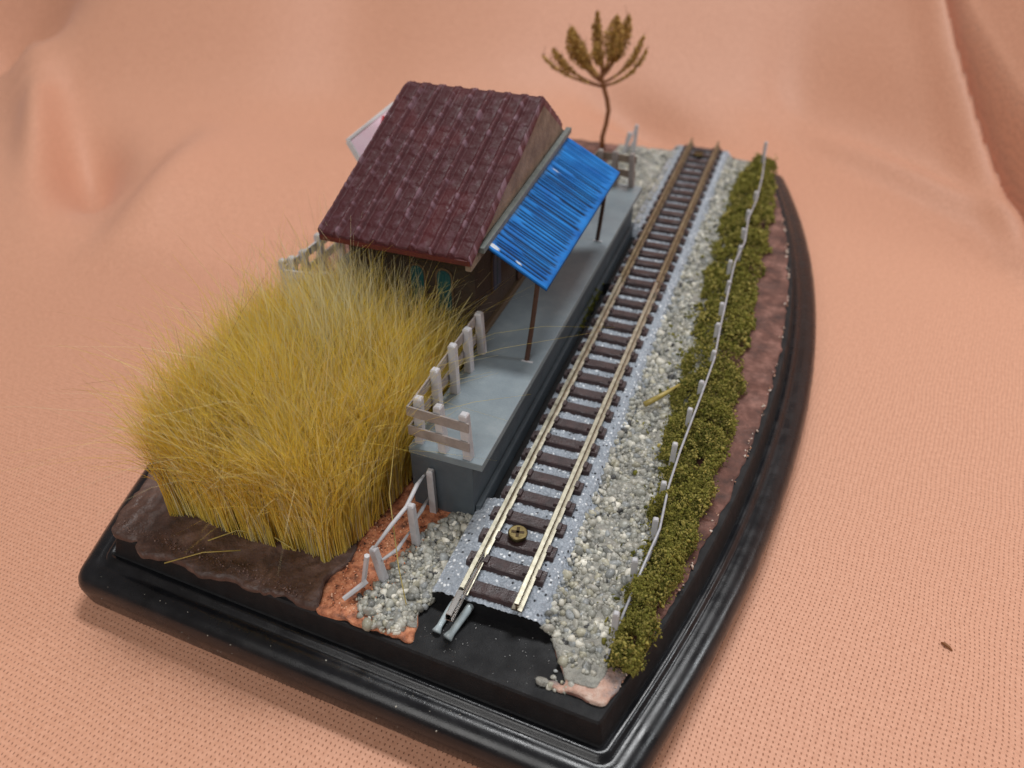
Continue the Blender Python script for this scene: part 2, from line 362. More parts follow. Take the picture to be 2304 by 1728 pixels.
def in_patch(x, y):
    n = .06*fbm(x, y, 3)
    return in_soil(x, y) and x > 1.2+n and y < -.38+n*1.5+.25*max(0, x-1.6)
o = soil_sheet('plaster_ground', in_patch, lambda x, y: h_soil(x, y)+.03+.02*fbm(x, y, 6), mat('grey_peach_plaster', [lin(100,94,96), lin(136,124,122), lin(192,152,134), lin(210,188,174)], 2.2, .5, .05, 10, rv=.15), cell=.05, bx=(1,2.6), by=(-1,0)); tag(o, kind='structure')
def in_bed(x, y):
    n = .05*fbm(x, y, 2.5)
    if not in_soil(x, y): return False
    if y > 14.4: return -3.1+n < x < 2.3+n
    if x > .9: return x < np.interp(y, [-1,0,2,8,14], [2.0,2.15,2.35,2.4,2.3])+n and (y > -.70+n or x < 1.3)
    return x > np.interp(y, [-.9,-.3,.6,1.6,2.4], [-1.85,-2.1,-1.9,-1.6,-1.4])+n and y < 2.2 and y > -.58+n*2
o = soil_sheet('gravel_bed', in_bed, lambda x, y: h_soil(x, y)+.045, M_bed, cell=.06, bx=(-3.3,2.6), by=(-1,21.5)); tag(o, kind='structure')
# ------------------------------------------------------------------ gravel (nobody could count it)
def ico(sub):
    bm = bmesh.new(); bmesh.ops.create_icosphere(bm, subdivisions=sub, radius=1); bm.verts.ensure_lookup_table()
    v = np.array([p.co[:] for p in bm.verts]); f = np.array([[q.index for q in fa.verts] for fa in bm.faces]); bm.free(); return v, f
ICO1, ICO2 = ico(1), ico(2)
def scatter(name, P, R, C, m, shape=ICO1, squash=(.7,1.0), jag=.22, smooth=True):
    v, f = shape; n = len(P); nv = len(v)
    q = rng.normal(size=(n, 4)); q /= np.linalg.norm(q, axis=1)[:, None]
    a, b, c, d = q.T
    Rm = np.stack([1-2*(c*c+d*d), 2*(b*c-a*d), 2*(b*d+a*c), 2*(b*c+a*d), 1-2*(b*b+d*d), 2*(c*d-a*b), 2*(b*d-a*c), 2*(c*d+a*b), 1-2*(b*b+c*c)], 1).reshape(n, 3, 3)
    VV = v[None]*(1+rng.normal(0, jag, (n, nv, 1)).clip(-.45, .45))*rng.uniform(*squash, (n, 1, 3))
    VV = np.einsum('nij,nvj->nvi', Rm, VV)*R[:, None, None] + P[:, None]
    FF = (f[None] + (np.arange(n)*nv)[:, None, None]).reshape(-1, 3)
    CC = np.repeat(C, nv, 0)
    return npmesh(name, VV.reshape(-1, 3), FF, m, smooth=smooth, col=CC)
def crystals(P, R, C, nvar=14):
    v, f = ICO2; per = []
    idx = rng.integers(0, nvar, len(P))
    for k in range(nvar):
        nrm = rng.normal(size=(9, 3)); nrm /= np.linalg.norm(nrm, axis=1)[:, None]; dd = rng.uniform(.62, 1.0, 9)
        dt = v @ nrm.T; r = np.where(dt > .05, dd/np.maximum(dt, .05), 9).min(1).clip(.5, 1.25)
        per.append(v*r[:, None])
    return idx, np.array(per), f
def pip(x, y, poly):
    ins = False; j = len(poly)-1
    for i in range(len(poly)):
        xi, yi = poly[i]; xj, yj = poly[j]
        if (yi > y) != (yj > y) and x < (xj-xi)*(y-yi)/(yj-yi)+xi: ins = not ins
        j = i
    return ins
PAL = [lin(186,186,176), lin(198,196,186), lin(168,168,160), lin(216,213,200), lin(240,236,222), lin(146,147,142), lin(192,188,168), lin(176,180,180), lin(80,80,80)]
PW = np.array([.2,.16,.17,.12,.06,.11,.11,.06,.02]); PW /= PW.sum()
zones = [([(.93,.0),(1.35,-.1),(1.42,-.42),(1.85,-.5),(2.05,-.3),(2.35,2),(2.45,8),(2.3,14),(2.3,21.15),(.92,21.15)], 380, -.575),
         ([(-2.25,-.45),(-2.0,-.78),(-1.75,-.9),(-1.3,-.84),(-1.15,-.35),(-1.0,0),(-.95,1.95),(-1.35,2.0),(-1.75,1.5),(-1.95,.6),(-2.0,.1)], 470, -.565),
         ([(-3.2,14.6),(-.88,14.6),(-.88,21.15),(-3.0,21.15)], 300, -.575)]
PP, RR = [], []
for poly, dens, zz in zones:
    ax = [p[0] for p in poly]; ay = [p[1] for p in poly]; A = (max(ax)-min(ax))*(max(ay)-min(ay))
    for _ in range(int(A*dens)):
        x, y = random.uniform(min(ax), max(ax)), random.uniform(min(ay), max(ay))
        if not pip(x, y, poly): continue
        r = random.lognormvariate(-3.14, .36)
        PP.append((x, y, zz + max(0,1.14-abs(x+(.04 if x<0 else 0)))*(.75 if x > .5 or y > 14 else 0) + random.uniform(-.02, .06) + .04*fbm(x, y, 1.5) )); RR.append(min(r, .095))
for _ in range(16):   # stones that rolled off into the recess and onto the orange earth
    PP.append((random.uniform(1.3,2.1), random.uniform(-.9,-.5), -.6)); RR.append(random.uniform(.03,.06))
PP, RR = np.array(PP), np.array(RR)
CC = np.array(PAL)[rng.choice(len(PAL), len(PP), p=PW)]*rng.uniform(.56, .98, (len(PP), 1))
nearm = PP[:, 1] < 6
idx, shapes, fI = crystals(PP, RR, CC)
_sc = scatter
def scatter_shapes(name, P, R, C, m, squash):
    n = len(P); nv = shapes.shape[1]
    q = rng.normal(size=(n, 4)); q /= np.linalg.norm(q, axis=1)[:, None]; a, b, c, d = q.T
    Rm = np.stack([1-2*(c*c+d*d), 2*(b*c-a*d), 2*(b*d+a*c), 2*(b*c+a*d), 1-2*(b*b+d*d), 2*(c*d-a*b), 2*(b*d-a*c), 2*(c*d+a*b), 1-2*(b*b+c*c)], 1).reshape(n, 3, 3)
    VV = shapes[idx]*rng.uniform(*squash, (n, 1, 3)); VV = np.einsum('nij,nvj->nvi', Rm, VV)*R[:, None, None] + P[:, None]
    FF = (fI[None] + (np.arange(n)*nv)[:, None, None]).reshape(-1, 3)
    return npmesh(name, VV.reshape(-1, 3), FF, m, smooth=False, col=np.repeat(C, nv, 0))
o = scatter_shapes('gravel', PP, RR, CC, M_stone, (.7, 1.3)); tag(o, kind='stuff', label='loose pale grey and white gravel stones beside the track')

tag(MB().tube([(7.52,3.26,ZF+.02),(7.58,3.22,ZF+.045),(7.64,3.20,ZF+.03),(7.70,3.14,ZF+.02)], [.015,.032,.03,.012], 6).build('lint', M_trunk, smooth=True), 'dark speck of lint lying on the peach cloth at lower right', 'lint')
# ------------------------------------------------------------------ two track sections
def rail_mesh(L, y0=0):
    pr = [(-.035,0),(.035,0),(.036,-.045),(.014,-.065),(.014,-.155),(.09,-.172),(.09,-.198),(-.09,-.198),(-.09,-.172),(-.014,-.155),(-.014,-.065),(-.036,-.045)]
    n = len(pr); V = [(x, y, z) for y in (y0, y0+L) for x, z in pr]
    return V, [tuple(range(n-1,-1,-1)), tuple(range(n, 2*n))] + [(i, n+i, n+(i+1) % n, (i+1) % n) for i in range(n)]
PITCH_T, LP = .5686, 10.80
def add_sleeper(parent, y, only_middle=False):
    m = MB()
    L = .80 if only_middle else 1.40
    hw = .125
    segs = 9
    prev = None
    V = []; FF = []
    for i in range(segs+1):
        x = -L/2+L*i/segs; j = random.uniform(-.006,.006)
        V += [(x, -hw-.025, -.30), (x, -hw+j, -.215), (x, -hw+.02, -.20+j*.6), (x, hw-.02, -.20+j*.5), (x, hw+j, -.215), (x, hw+.025, -.30)]
    for i in range(segs):
        for k in range(5): FF.append((i*6+k, i*6+k+1, (i+1)*6+k+1, (i+1)*6+k))
    FF += [tuple(range(5,-1,-1)), tuple(segs*6+k for k in range(6))]
    m.add([(v[0], v[1]+y, v[2]) for v in V], [tuple(reversed(f)) for f in FF])
    if not only_middle:
        for sx in (-.475, .475):
            for dx in (-.115, .115): m.box((sx+dx, y, -.175), (.09, .20, .06), taper=.8)
    return m.build('sleeper', M_sleeper, parent)
def roadbed(parent, y0, L, front=False):
    xs = np.concatenate([[-1.04], np.linspace(-.84, .84, 57), [.88, .92, .96, 1.0, 1.04, 1.08, 1.12, 1.16]]); ys = np.arange(y0, y0+L+.001, .03)
    X, Y, Fq = grid(xs, ys)
    Z = np.where(np.abs(X) <= .845, -.30, -.30 - (np.abs(X)-.84)*1.0) + rng.uniform(-.02, .022, X.shape)
    Z[:, 0] = -.36; Z[(X < -.73) & (Y > 2.35) & (Y < 14.25)] = -.70
    o = npmesh('roadbed', np.stack([X, Y, Z], -1).reshape(-1, 3), Fq, M_ballast, parent)
    sk = MB()   # plain end faces and skirts
    sk.add([(-1.04,y0,-.38),(-.84,y0,-.32),(.84,y0,-.32),(1.15,y0,-.58),(1.15,y0,-.64),(-1.04,y0,-.64)], [(5,4,3,2,1,0)])
    sk.build('end_face', M_blackmatte, parent); sk = MB()
    sk.add([(-1.04,y0+L,-.38),(-.84,y0+L,-.32),(.84,y0+L,-.32),(1.15,y0+L,-.58),(1.15,y0+L,-.64),(-1.04,y0+L,-.64)], [(0,1,2,3,4,5)])
    sk.build('end_face', M_blackmatte, parent)
    return o
def screw(parent, x, y, z):
    m = MB(); m.tube([(x,y,z-.1),(x,y,z-.02),(x,y,z)], [.165,.18,.165], 28)
    bm = bmesh.new(); me0 = None
    o = m.build('screw', M_brass, parent, bevel=.012)
    cr = MB()
    for a in (12, 102):
        d = Vector((math.cos(math.radians(a)), math.sin(math.radians(a)), 0))
        cr.bar(Vector((x,y,z+.002))-d*.115, Vector((x,y,z+.002))+d*.115, .055, .008)
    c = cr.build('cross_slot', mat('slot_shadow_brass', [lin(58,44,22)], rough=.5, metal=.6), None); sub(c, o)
    return o
GT = 'straight track sections laid end to end'
for k, (ys0, lab) in enumerate([(0.0, 'near straight track section with bright rail ends and a brass screw at the front edge'), (10.83, 'far straight track section running to the back edge beside the platform end')]):
    tr = thing('track_section', lab, 'railway track', (0, ys0+5.4, -.8), GT)
    roadbed(tr, ys0, LP if k == 0 else 10.5, k == 0)
    for sx in (-.475, .475):
        V, FF = rail_mesh(LP-.02 if k == 0 else 10.55)
        MB().add([(x+sx, y+ys0, z) for x, y, z in V], FF).build('rail', M_rail if k == 0 else M_farrail, tr)
    for i in range(19):
        y = .25 + i*PITCH_T
        if k == 1: y = 10.83+.17+i*.556
        add_sleeper(tr, y, only_middle=(k == 0 and i == 0))
    screw(tr, -.04, 1.50 if k == 0 else 20.2, -.07)
    if k == 0:
        jm = MB()   # folded steel rail joiner sticking out over the front edge
        for a, b, c in (((-.055), .0, -.075), ((.055), .0, -.075)):
            jm.bar((-.475+a, .85, -.10), (-.475+a*.8, -.56, -.10), .014, .13)
        jm.bar((-.475, .85, -.172), (-.475, -.56, -.165), .15, .012); 
        jm.bar((-.475, -.03, -.045), (-.475, -.54, -.045), .10, .012)
        jm.build('rail_joiner', M_steel, tr, bevel=.004)
        pm = MB()
        pm.tube([(-.31,.2,-.40),(-.36,-.1,-.46),(-.46,-.5,-.55),(-.49,-.62,-.56)], [.075,.07,.06,.085], 10)
        pm.tube([(-.60,.1,-.40),(-.66,-.2,-.48),(-.70,-.46,-.55),(-.71,-.57,-.57)], [.06,.055,.05,.08], 10)
        pm.build('connector_prong', M_prong, tr, smooth=True)
    else:
        jm = MB()
        for sx in (.475,):
            for a in (-.05, .05): jm.bar((sx+a, 10.3, -.09), (sx+a, 11.2, -.09), .012, .11)
        jm.build('rail_joiner', M_steel, tr, bevel=.003)

# ------------------------------------------------------------------ platform
pf = thing('platform', 'long grey station platform slab between the brown house and the track', 'platform', (-1.7, 8.2, -.6))
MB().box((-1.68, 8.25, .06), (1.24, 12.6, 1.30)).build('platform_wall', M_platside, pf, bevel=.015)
tm = MB(); tm.add([(-2.32,1.95,.72),(-.87,1.93,.72),(-.86,14.58,.72),(-2.36,14.58,.72),(-2.32,1.95,.88),(-.87,1.93,.88),(-.86,14.58,.88),(-2.36,14.58,.88)], [(3,2,1,0),(4,5,6,7),(0,1,5,4),(1,2,6,5),(2,3,7,6),(3,0,4,7)])
tm.build('platform_top', M_plat, pf, bevel=.014)
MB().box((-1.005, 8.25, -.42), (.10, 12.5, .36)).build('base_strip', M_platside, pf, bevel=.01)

def post(m, b, t, w=.15):
    b, t = Vector(b), Vector(t); a = random.uniform(-.15,.15)
    d = (t-b).normalized(); s = Vector((math.cos(a), math.sin(a), 0)); s = (s - d*s.dot(d)).normalized(); u = d.cross(s)
    P = [];
    for q, ww in ((b, w), (t-d*.035, w*.97), (t, w*.66)):
        for i, j in ((-1,-1),(1,-1),(1,1),(-1,1)): P.append(q + s*ww/2*i + u*ww/2*j)
    return m.add(P, [(3,2,1,0),(8,9,10,11)] + [(r*4+k, r*4+(k+1) % 4, (r+1)*4+(k+1) % 4, (r+1)*4+k) for r in (0,1) for k in range(4)])
def board_fence(label, flip):
    f = (lambda y: y) if not flip else (lambda y: 16.5-y)
    t = thing('platform_fence', label, 'fence', (-2.1, f(3.5), .88), 'board fences on the platform ends')
    Pn = [(-1.17,2.05,1.02,-.05),(-1.66,2.07,1.03,-.06),(-2.17,2.15,1.05,.04),(-2.17,2.97,1.10,.0),(-2.15,3.72,1.13,-.02),(-2.16,4.46,1.02,-.03),(-2.15,5.14,1.0,-.05)]
    for x, y, h, lx in Pn: post(MB(), (x, f(y), .86), (x+lx, f(y)+random.uniform(-.03,.03), .88+h), .155).build('post', M_board if flip else M_fence, t, bevel=.01)  # far fence takes darker materials, shade of its near faces painted in
    sgn = 1 if not flip else -1
    for z, hh in ((1.68,.21),(1.24,.21)):
        MB().bar((-2.30, f(2.02)-sgn*.03, z+.02), (-1.10, f(1.95), z-.02), .035, hh).build('board', M_gable if flip else M_board, t, bevel=.004)
        MB().bar((-2.27, f(2.0), z+.02), (-2.25, f(5.25), z+.04), .035, hh).build('board', M_gable if flip else M_board, t, bevel=.004)
    return t
board_fence('pale board fence boxing in the near end of the grey platform', False)
board_fence('blurred board fence closing the far end of the platform under the tree', True)

def ramp_fence(label, pieces, rails, broken):
    t = thing('leaning_fence', label, 'fence', (*pieces[0][0][:2], -.55), 'leaning rail fences at the platform ends')
    for b, tp in pieces: post(MB(), b, tp, .13).build('post', M_fence, t, bevel=.01)
    for r in rails: MB().tube(r, [.025]+[.042]*(len(r)-2)+[.02], 6).build('rail', M_fence, t, smooth=True)
    for b in broken: MB().tube(b, [.045,.05,.03][:len(b)], 6).build('broken_stake', M_fence, t)
    return t
ramp_fence('leaning grey fence with bowed rails on the orange earth beside the yellow grass',
   [((-1.86,1.86,-.6),(-1.88,1.88,.50)),((-1.81,.99,-.6),(-1.84,.99,.48)),((-1.97,.06,-.6),(-2.13,.09,.22))],
   [[(-2.13,.02,.18),(-1.99,.5,.38),(-1.91,.95,.43),(-1.91,1.4,.55),(-1.96,1.82,.42)], [(-1.99,.1,-.05),(-1.92,.5,-.2),(-1.9,.95,-.20)], [(-1.86,1.05,-.05),(-1.9,1.45,-.15),(-1.94,1.83,-.2)]],
   [[(-2.25,-.2,-.5),(-2.1,-.16,.3)], [(-2.40,-.6,-.44),(-2.14,-.22,-.30)]])
ramp_fence('broken grey fence remnant standing near the tree at the back edge',
   [((-2.42,20.6,-.6),(-2.40,20.65,.50)),((-2.75,20.5,-.6),(-2.62,20.6,.22))],
   [[(-2.8,20.5,-.5),(-2.62,20.55,-.1),(-2.44,20.58,.35)], [(-2.7,20.5,-.55),(-2.5,20.55,-.2),(-2.4,20.58,.05)]], [])

# ------------------------------------------------------------------ station house
RX0, RX1 = -5.55, -2.22
hs = thing('station_house', 'brown model station house with a maroon tiled roof and a blue corrugated canopy', 'house', (-3.9, 8.2, -.6))
WX0, WX1, WY0, WY1 = -5.25, -2.40, 5.45, 10.95
EZ, RZ, BZ = 3.06, 4.78, 3.5; EY, RY, BY = 4.85, 9.30, 11.15
def under(y): return EZ+(RZ-EZ)*(y-EY)/(RY-EY) if y < RY else RZ+(BZ-RZ)*(y-RY)/(BY-RY)
wm = MB(); prof = [(WY0,-.62),(WY1,-.62),(WY1,under(WY1)),(RY,RZ-.02),(WY0,under(WY0))]
wm.add([(WX0,y,z) for y,z in prof]+[(WX1,y,z) for y,z in prof], [(0,4,3,2,1)[::-1],(5,6,7,8,9)] + [(i,(i+1) % 5,5+(i+1) % 5,5+i)[::-1] for i in range(5)])
wm.build('wall', M_wall, hs)
# gable board on the track side reaching up under the tiles
gm = MB(); pg = [(4.98,under(4.98)-.0),(5.0,2.86),(11.05,3.30),(11.12,under(11.12)),(RY,RZ-.01)]
gm.add([(-2.395,y,z) for y,z in pg]+[(-2.275,y,z) for y,z in pg], [(0,1,2,3,4),(9,8,7,6,5)]+[(i,5+i,5+(i+1) % 5,(i+1) % 5) for i in range(5)])
bmx = gm.build('gable_board', M_gable, hs)
MB().box((-2.36,8.2,.97),(.10,5.5,.16)).build('skirting', M_trim, hs, bevel=.01)
def arch(w, h, n=12): return [(-w/2,0),(w/2,0)]+[(w/2*math.cos(math.pi*k/n), h-w/2+w/2*math.sin(math.pi*k/n)) for k in range(n+1)]
def window(cx, cy, cz, w, h, facing, pane):
    Mx = Matrix(((1,0,0,cx),(0,0,1,cy),(0,1,0,cz),(0,0,0,1))) if facing == 'y' else Matrix(((0,0,1,cx),(1,0,0,cy),(0,1,0,cz),(0,0,0,1)))
    s = -1 if facing == 'y' else 1
    f = MB().prism(arch(w+.09, h+.05), s*.035, Mx).build('window', M_trim, hs)
    p = MB().prism([(x, y+.03) for x, y in arch(w, h-.03)], s*.05, Mx).build('pane', pane, None); sub(p, f); 
    mu = MB(); mu.prism([(-.015,.03),(.015,.03),(.015,h-.06),(-.015,h-.06)], s*.056, Mx).build('glazing_bar', M_teal, None); sub(bpy.data.objects[-1] if False else COL.objects[-1], f)
for cx in (-3.07, -3.68): window(cx, WY0+.0, 1.56, .30, .96, 'y', M_teal)
window(WX1, 6.6, 1.6, .42, .95, 'x', M_bluepane); window(WX1, 9.9, 1.6, .42, .95, 'x', M_bluepane)
dr = MB().prism([(-.28,0),(.28,0),(.28,1.45),(-.28,1.45)], .05, Matrix(((0,0,1,WX1),(1,0,0,8.2),(0,1,0,1.06),(0,0,0,1)))).build('door', M_post, hs)
# tiled front slope: relief built as a fine height grid
def slope_relief(name, ya, za, yb, zb, flipn=False, seed=3):
    r3 = np.random.default_rng(seed)
    W, L = RX1-RX0, math.hypot(yb-ya, zb-za); nu, nv = int(W/.022), int(L/.022)
    u = np.linspace(0, W, nu); v = np.linspace(0, L, nv); U, V2 = np.meshgrid(u, v)
    ncol = 8; cw = W/ncol; colx = U/cw; ci = np.floor(colx).clip(0, ncol-1).astype(int); fu = (colx-ci)
    rowh = .415; off = r3.uniform(-.025,.025,ncol)[ci]; vv = (V2+off)/rowh; ri = np.floor(vv).astype(int); fv = vv-ri
    jit = r3.uniform(-.5,.5,(40,ncol))[ri.clip(0,39), ci]
    # each tile: highest at its lower edge, with a rounded ragged lip
    wob = .10*np.sin(U*23+jit*9)+.06*np.sin(U*51+ri)
    tile = .015*(1-fv)*sst(.0,.16,fv+wob*.5)+.004*jit
    ribw = .125
    rib = .10*np.exp(-((np.minimum(fu,1-fu)*cw)/(ribw*.42))**4)
    groove = -.016*np.exp(-((np.minimum(fu,1-fu)*cw-.085)/.02)**2)
    nz = np.array([noise.fractal(Vector((a*5, b*5, seed)), 1, 2, 4) for a, b in zip(U.ravel(), V2.ravel())]).reshape(U.shape)
    nz2 = np.array([noise.noise(Vector((a*1.1, b*1.1, seed+5))) for a, b in zip(U.ravel(), V2.ravel())]).reshape(U.shape)
    H = np.maximum(tile, 0)*sst(.05,.2,np.minimum(fu,1-fu)) + rib*(1+.15*nz) + groove + .011*nz + .03
    H = .03+(H-.03)*(.25+.75*sst(0,.3,L-V2))
    H[:, 0] = H[:, -1] = -.10; H[0] = -.12; H[-1] = -.02
    t = V2/L; n = Vector((0, -(zb-za), (yb-ya))).normalized()
    if n.z < 0: n = -n
    slump = -.03*np.exp(-((W-U)/.5)**2-(V2/.5)**2)
    sx = .03*nz2; edge = .04*np.array([noise.noise(Vector((a*4, 0, seed))) for a in u])[None]*np.exp(-V2/.25)
    Xp = RX0+U + .03*np.where(U > W-.01, nz2, 0); Yp = ya+(yb-ya)*t + n.y*(H+slump) + edge; Zp = za+(zb-za)*t + n.z*(H+slump)+.12
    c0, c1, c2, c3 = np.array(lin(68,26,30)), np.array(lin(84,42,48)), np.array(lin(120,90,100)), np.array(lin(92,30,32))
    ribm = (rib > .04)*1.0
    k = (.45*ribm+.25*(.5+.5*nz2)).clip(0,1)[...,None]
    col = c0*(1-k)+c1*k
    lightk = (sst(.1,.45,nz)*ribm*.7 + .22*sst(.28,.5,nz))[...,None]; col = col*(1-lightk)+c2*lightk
    redk = (sst(.15,.4,nz2)*.3)[...,None]*(1-ribm[...,None]); col = col*(1-redk)+c3*redk
    i = np.arange(nu*nv).reshape(nv, nu); Fq = np.stack([i[:-1,:-1], i[:-1,1:], i[1:,1:], i[1:,:-1]], -1).reshape(-1, 4)
    if flipn: Fq = Fq[:, ::-1]
    return np.stack([Xp, Yp, Zp], -1).reshape(-1, 3), Fq, col.reshape(-1, 3)
A1 = slope_relief('front', EY, EZ, RY, RZ); RX1 -= .13; A2 = slope_relief('back', BY, BZ, RY+.0, RZ, True, 11); RX1 += .13
V = np.concatenate([A1[0], A2[0]]); Fq = np.concatenate([A1[1], A2[1]+len(A1[0])]); C = np.concatenate([A1[2], A2[2]])
roof = npmesh('roof', V, Fq, M_roof, hs, col=C)
rm = MB(); 
pr = [(EY-.0,EZ+.10),(RY,RZ+.10),(BY,BZ+.10),(BY,BZ),(RY,RZ),(EY,EZ)]
rm.add([(RX0+.02,y,z) for y,z in pr]+[(RX1-(.02 if y < RY else .15),y,z) for y,z in pr], [(5,4,1,0),(4,3,2,1),(6,7,10,11),(7,8,9,10)]+[(i,(i+1) % 6,6+(i+1) % 6,6+i) for i in range(6)])
ro = rm.build('roof_edge', mat('deep_red_edge', [lin(74,26,28), lin(96,36,36)], 5, .5), None); sub(ro, roof)
# blue corrugated canopy
def canopy():
    x0, z0a, z0b, x1, z1a, z1b = -2.20, 3.17, 3.50, -.86, 2.55, 2.64
    ya0, yb0, ya1, yb1 = 5.60, 10.95, 5.42, 11.25
    ns, nt_ = 900, 26
    s = np.linspace(0, 1, ns); t = np.linspace(0, 1, nt_)
    Sg, T = np.meshgrid(s, t)
    ph = s*5.7; r4 = np.random.default_rng(5)
    lines = np.cumsum(r4.uniform(.06,.145,70)); lines = lines[lines < 5.68]
    H = np.zeros_like(Sg); D = np.zeros_like(Sg)
    for ly in lines:
        wd = r4.uniform(.020,.040); t0 = r4.uniform(0,.12); t1 = r4.uniform(.86,.97); sk = r4.uniform(-.05,.05); st = r4.uniform(.75,1.05)
        if r4.random() < .14: t0 = r4.uniform(.2,.5)
        if ly > 4.6: st *= .45
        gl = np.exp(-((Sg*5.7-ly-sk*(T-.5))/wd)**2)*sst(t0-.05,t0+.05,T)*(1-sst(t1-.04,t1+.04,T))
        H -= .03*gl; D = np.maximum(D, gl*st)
    Yp = (ya0+(yb0-ya0)*Sg)*(1-T)+(ya1+(yb1-ya1)*Sg)*T; Xp = x0+(x1-x0)*T
    Zp = (z0a+(z0b-z0a)*Sg)*(1-T)+(z1a+(z1b-z1a)*Sg)*T + H
    nz = np.array([noise.fractal(Vector((a*9, b*2.2, 8)), 1, 2, 3) for a, b in zip(Sg.ravel(), T.ravel())]).reshape(Sg.shape)
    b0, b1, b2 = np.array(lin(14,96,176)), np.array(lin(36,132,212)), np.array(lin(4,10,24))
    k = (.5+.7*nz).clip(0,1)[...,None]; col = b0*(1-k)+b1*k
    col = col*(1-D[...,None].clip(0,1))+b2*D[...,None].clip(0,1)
    # bare primed strip by the wall
    pk = (sst(.10,.0,T+.06*nz)*.8)[...,None] if False else (np.clip((.07+.06*nz-T)/.05,0,1)*.7)[...,None]
    col = col*(1-pk)+np.array(lin(88,100,96))*pk
    chip = ((np.exp(-((Sg*5.7-.12)/.07)**2-((T-.10)/.10)**2) + np.exp(-((Sg*5.7-4.0)/.02)**2-((T-.18)/.07)**2)+np.exp(-((Sg*5.7-.16)/.02)**2-((T-.5)/.05)**2))>.45)[...,None]
    col = np.where(chip, np.array(lin(206,214,222)), col)
    Vt = np.stack([Xp,Yp,Zp],-1).reshape(-1,3); Vb = Vt.copy(); Vb[:,2] -= .075+H.ravel()
    i = np.arange(ns*nt_).reshape(nt_, ns); top = np.stack([i[:-1,:-1], i[1:,:-1], i[1:,1:], i[:-1,1:]],-1).reshape(-1,4)[:, ::-1]
    N0 = ns*nt_; edges = []
    for ln in (i[0], i[-1], i[:,0], i[:,-1]): edges.append(np.stack([ln[:-1], ln[1:], ln[1:]+N0, ln[:-1]+N0],-1))
    Fq = np.concatenate([top, top[:, ::-1]+N0]+edges)
    colb = np.tile(np.array(lin(30,84,150)), (N0,1))
    return np.concatenate([Vt,Vb]), Fq, np.concatenate([col.reshape(-1,3), colb])
V, Fq, C = canopy()
cn = npmesh('canopy', V, Fq, M_blue, hs, smooth=False, col=C)
mb = MB(); mb.bar((-2.20,5.35,3.16),(-2.18,11.12,3.60), .13, .13); sub(mb.build('wall_batten', M_ledger, None, bevel=.01), cn)
for b, t in (((-1.18,5.20,.87),(-1.10,5.62,2.62)),((-1.22,10.86,.87),(-1.12,11.1,2.68))):
    sub(MB().tube([b, Vector(b).lerp(Vector(t),.5)+Vector((.01,0,0)), t], [.055,.05,.05], 8).build('canopy_post', M_post, None), cn)
    sub(MB().box((b[0]+.03,b[1]-.05,.889),(.24,.05,.012)).build('glue_pad', M_fence, None), cn)
sub(MB().bar((-1.12,5.6,2.60),(-1.12,11.1,2.68),.06,.06).build('canopy_beam', M_post, None), cn)

# grey panel and side fence on the left of the house, pink board behind the roof
pm = MB(); pm.add([(x,y,z) for y in (5.95,6.08) for x,z in ((-5.95,-.6),(-5.12,-.6),(-5.17,2.60),(-5.95,1.9))], [(0,1,2,3),(7,6,5,4),(0,4,5,1),(1,5,6,2),(2,6,7,3),(3,7,4,0)])
tag(pm.build('grey_panel', M_concrete, bevel=.01), 'upright grey panel with a sloping top beside the house corner behind the grass', 'panel')
sf = thing('side_fence', 'grey brown board fence half hidden behind the yellow grass left of the house', 'fence', (-7.0, 6.6, -.6))
for (x, y, tz, lean) in ((-7.40,6.0,1.66,-.05),(-7.30,6.15,1.68,0),(-7.25,6.55,1.66,0),(-7.30,7.3,1.72,.02),(-7.28,8.2,1.66,0),(-6.3,5.95,1.56,0)):
    post(MB(), (x,y,-.6), (x+lean,y,tz), .17).build('post', M_fence, sf, bevel=.01)
for z in (1.44, 1.04):
    MB().bar((-7.36,5.95,z),(-7.22,8.3,z+.04),.05,.2).build('board', M_fence, sf)
    MB().bar((-7.45,5.88,z-.1),(-6.0,5.9,z+.02),.05,.22).build('board', M_fence, sf)
sg = thing('sign_board', 'pale pink board with a white edge and red patch leaning behind the maroon roof', 'board', (-7.0, 10.2, -.6))
P0, P1 = Vector((-7.22,9.06,3.38)), Vector((-7.20,11.5,3.52)); dn = Vector((.52,.02,-.95)); 
wv = dn.cross(P1-P0).normalized()
def slab(a, b, c, d, t, m, name, parent):
    off = wv*t; return MB().add([a,b,c,d,a+off,b+off,c+off,d+off], [(0,1,2,3),(7,6,5,4),(0,4,5,1),(1,5,6,2),(2,6,7,3),(3,7,4,0)]).build(name, m, parent)
face = slab(P0,P1,P1+dn*1.9,P0+dn*1.9,.09,M_sign,'panel',sg)
q0, q1 = P0.lerp(P1,.58), P1
_p = lambda t, d: P0.lerp(P1, t) + dn*d + wv*.0945
rp = slab(_p(.40,.34), _p(.68,.03), _p(.98,.4), _p(.6,1.1), .012, M_red, 'red_patch', None); sub(rp, face)
ed = MB(); ed.bar(P0+wv*.045-dn*.03, P1+wv*.045-dn*.03, .12, .06, upv=tuple(-dn)); ed.bar(P0+wv*.045+Vector((0,-.03,0)), P0+wv*.045+dn*1.9+Vector((0,-.03,0)), .12, .06, upv=(0,1,0)); sub(ed.build('edge_strip', M_signedge, None), face)
post(MB(), (-6.7,10.9,-.6), (-6.65,10.9,2.4), .18).build('support_post', M_platside, sg)

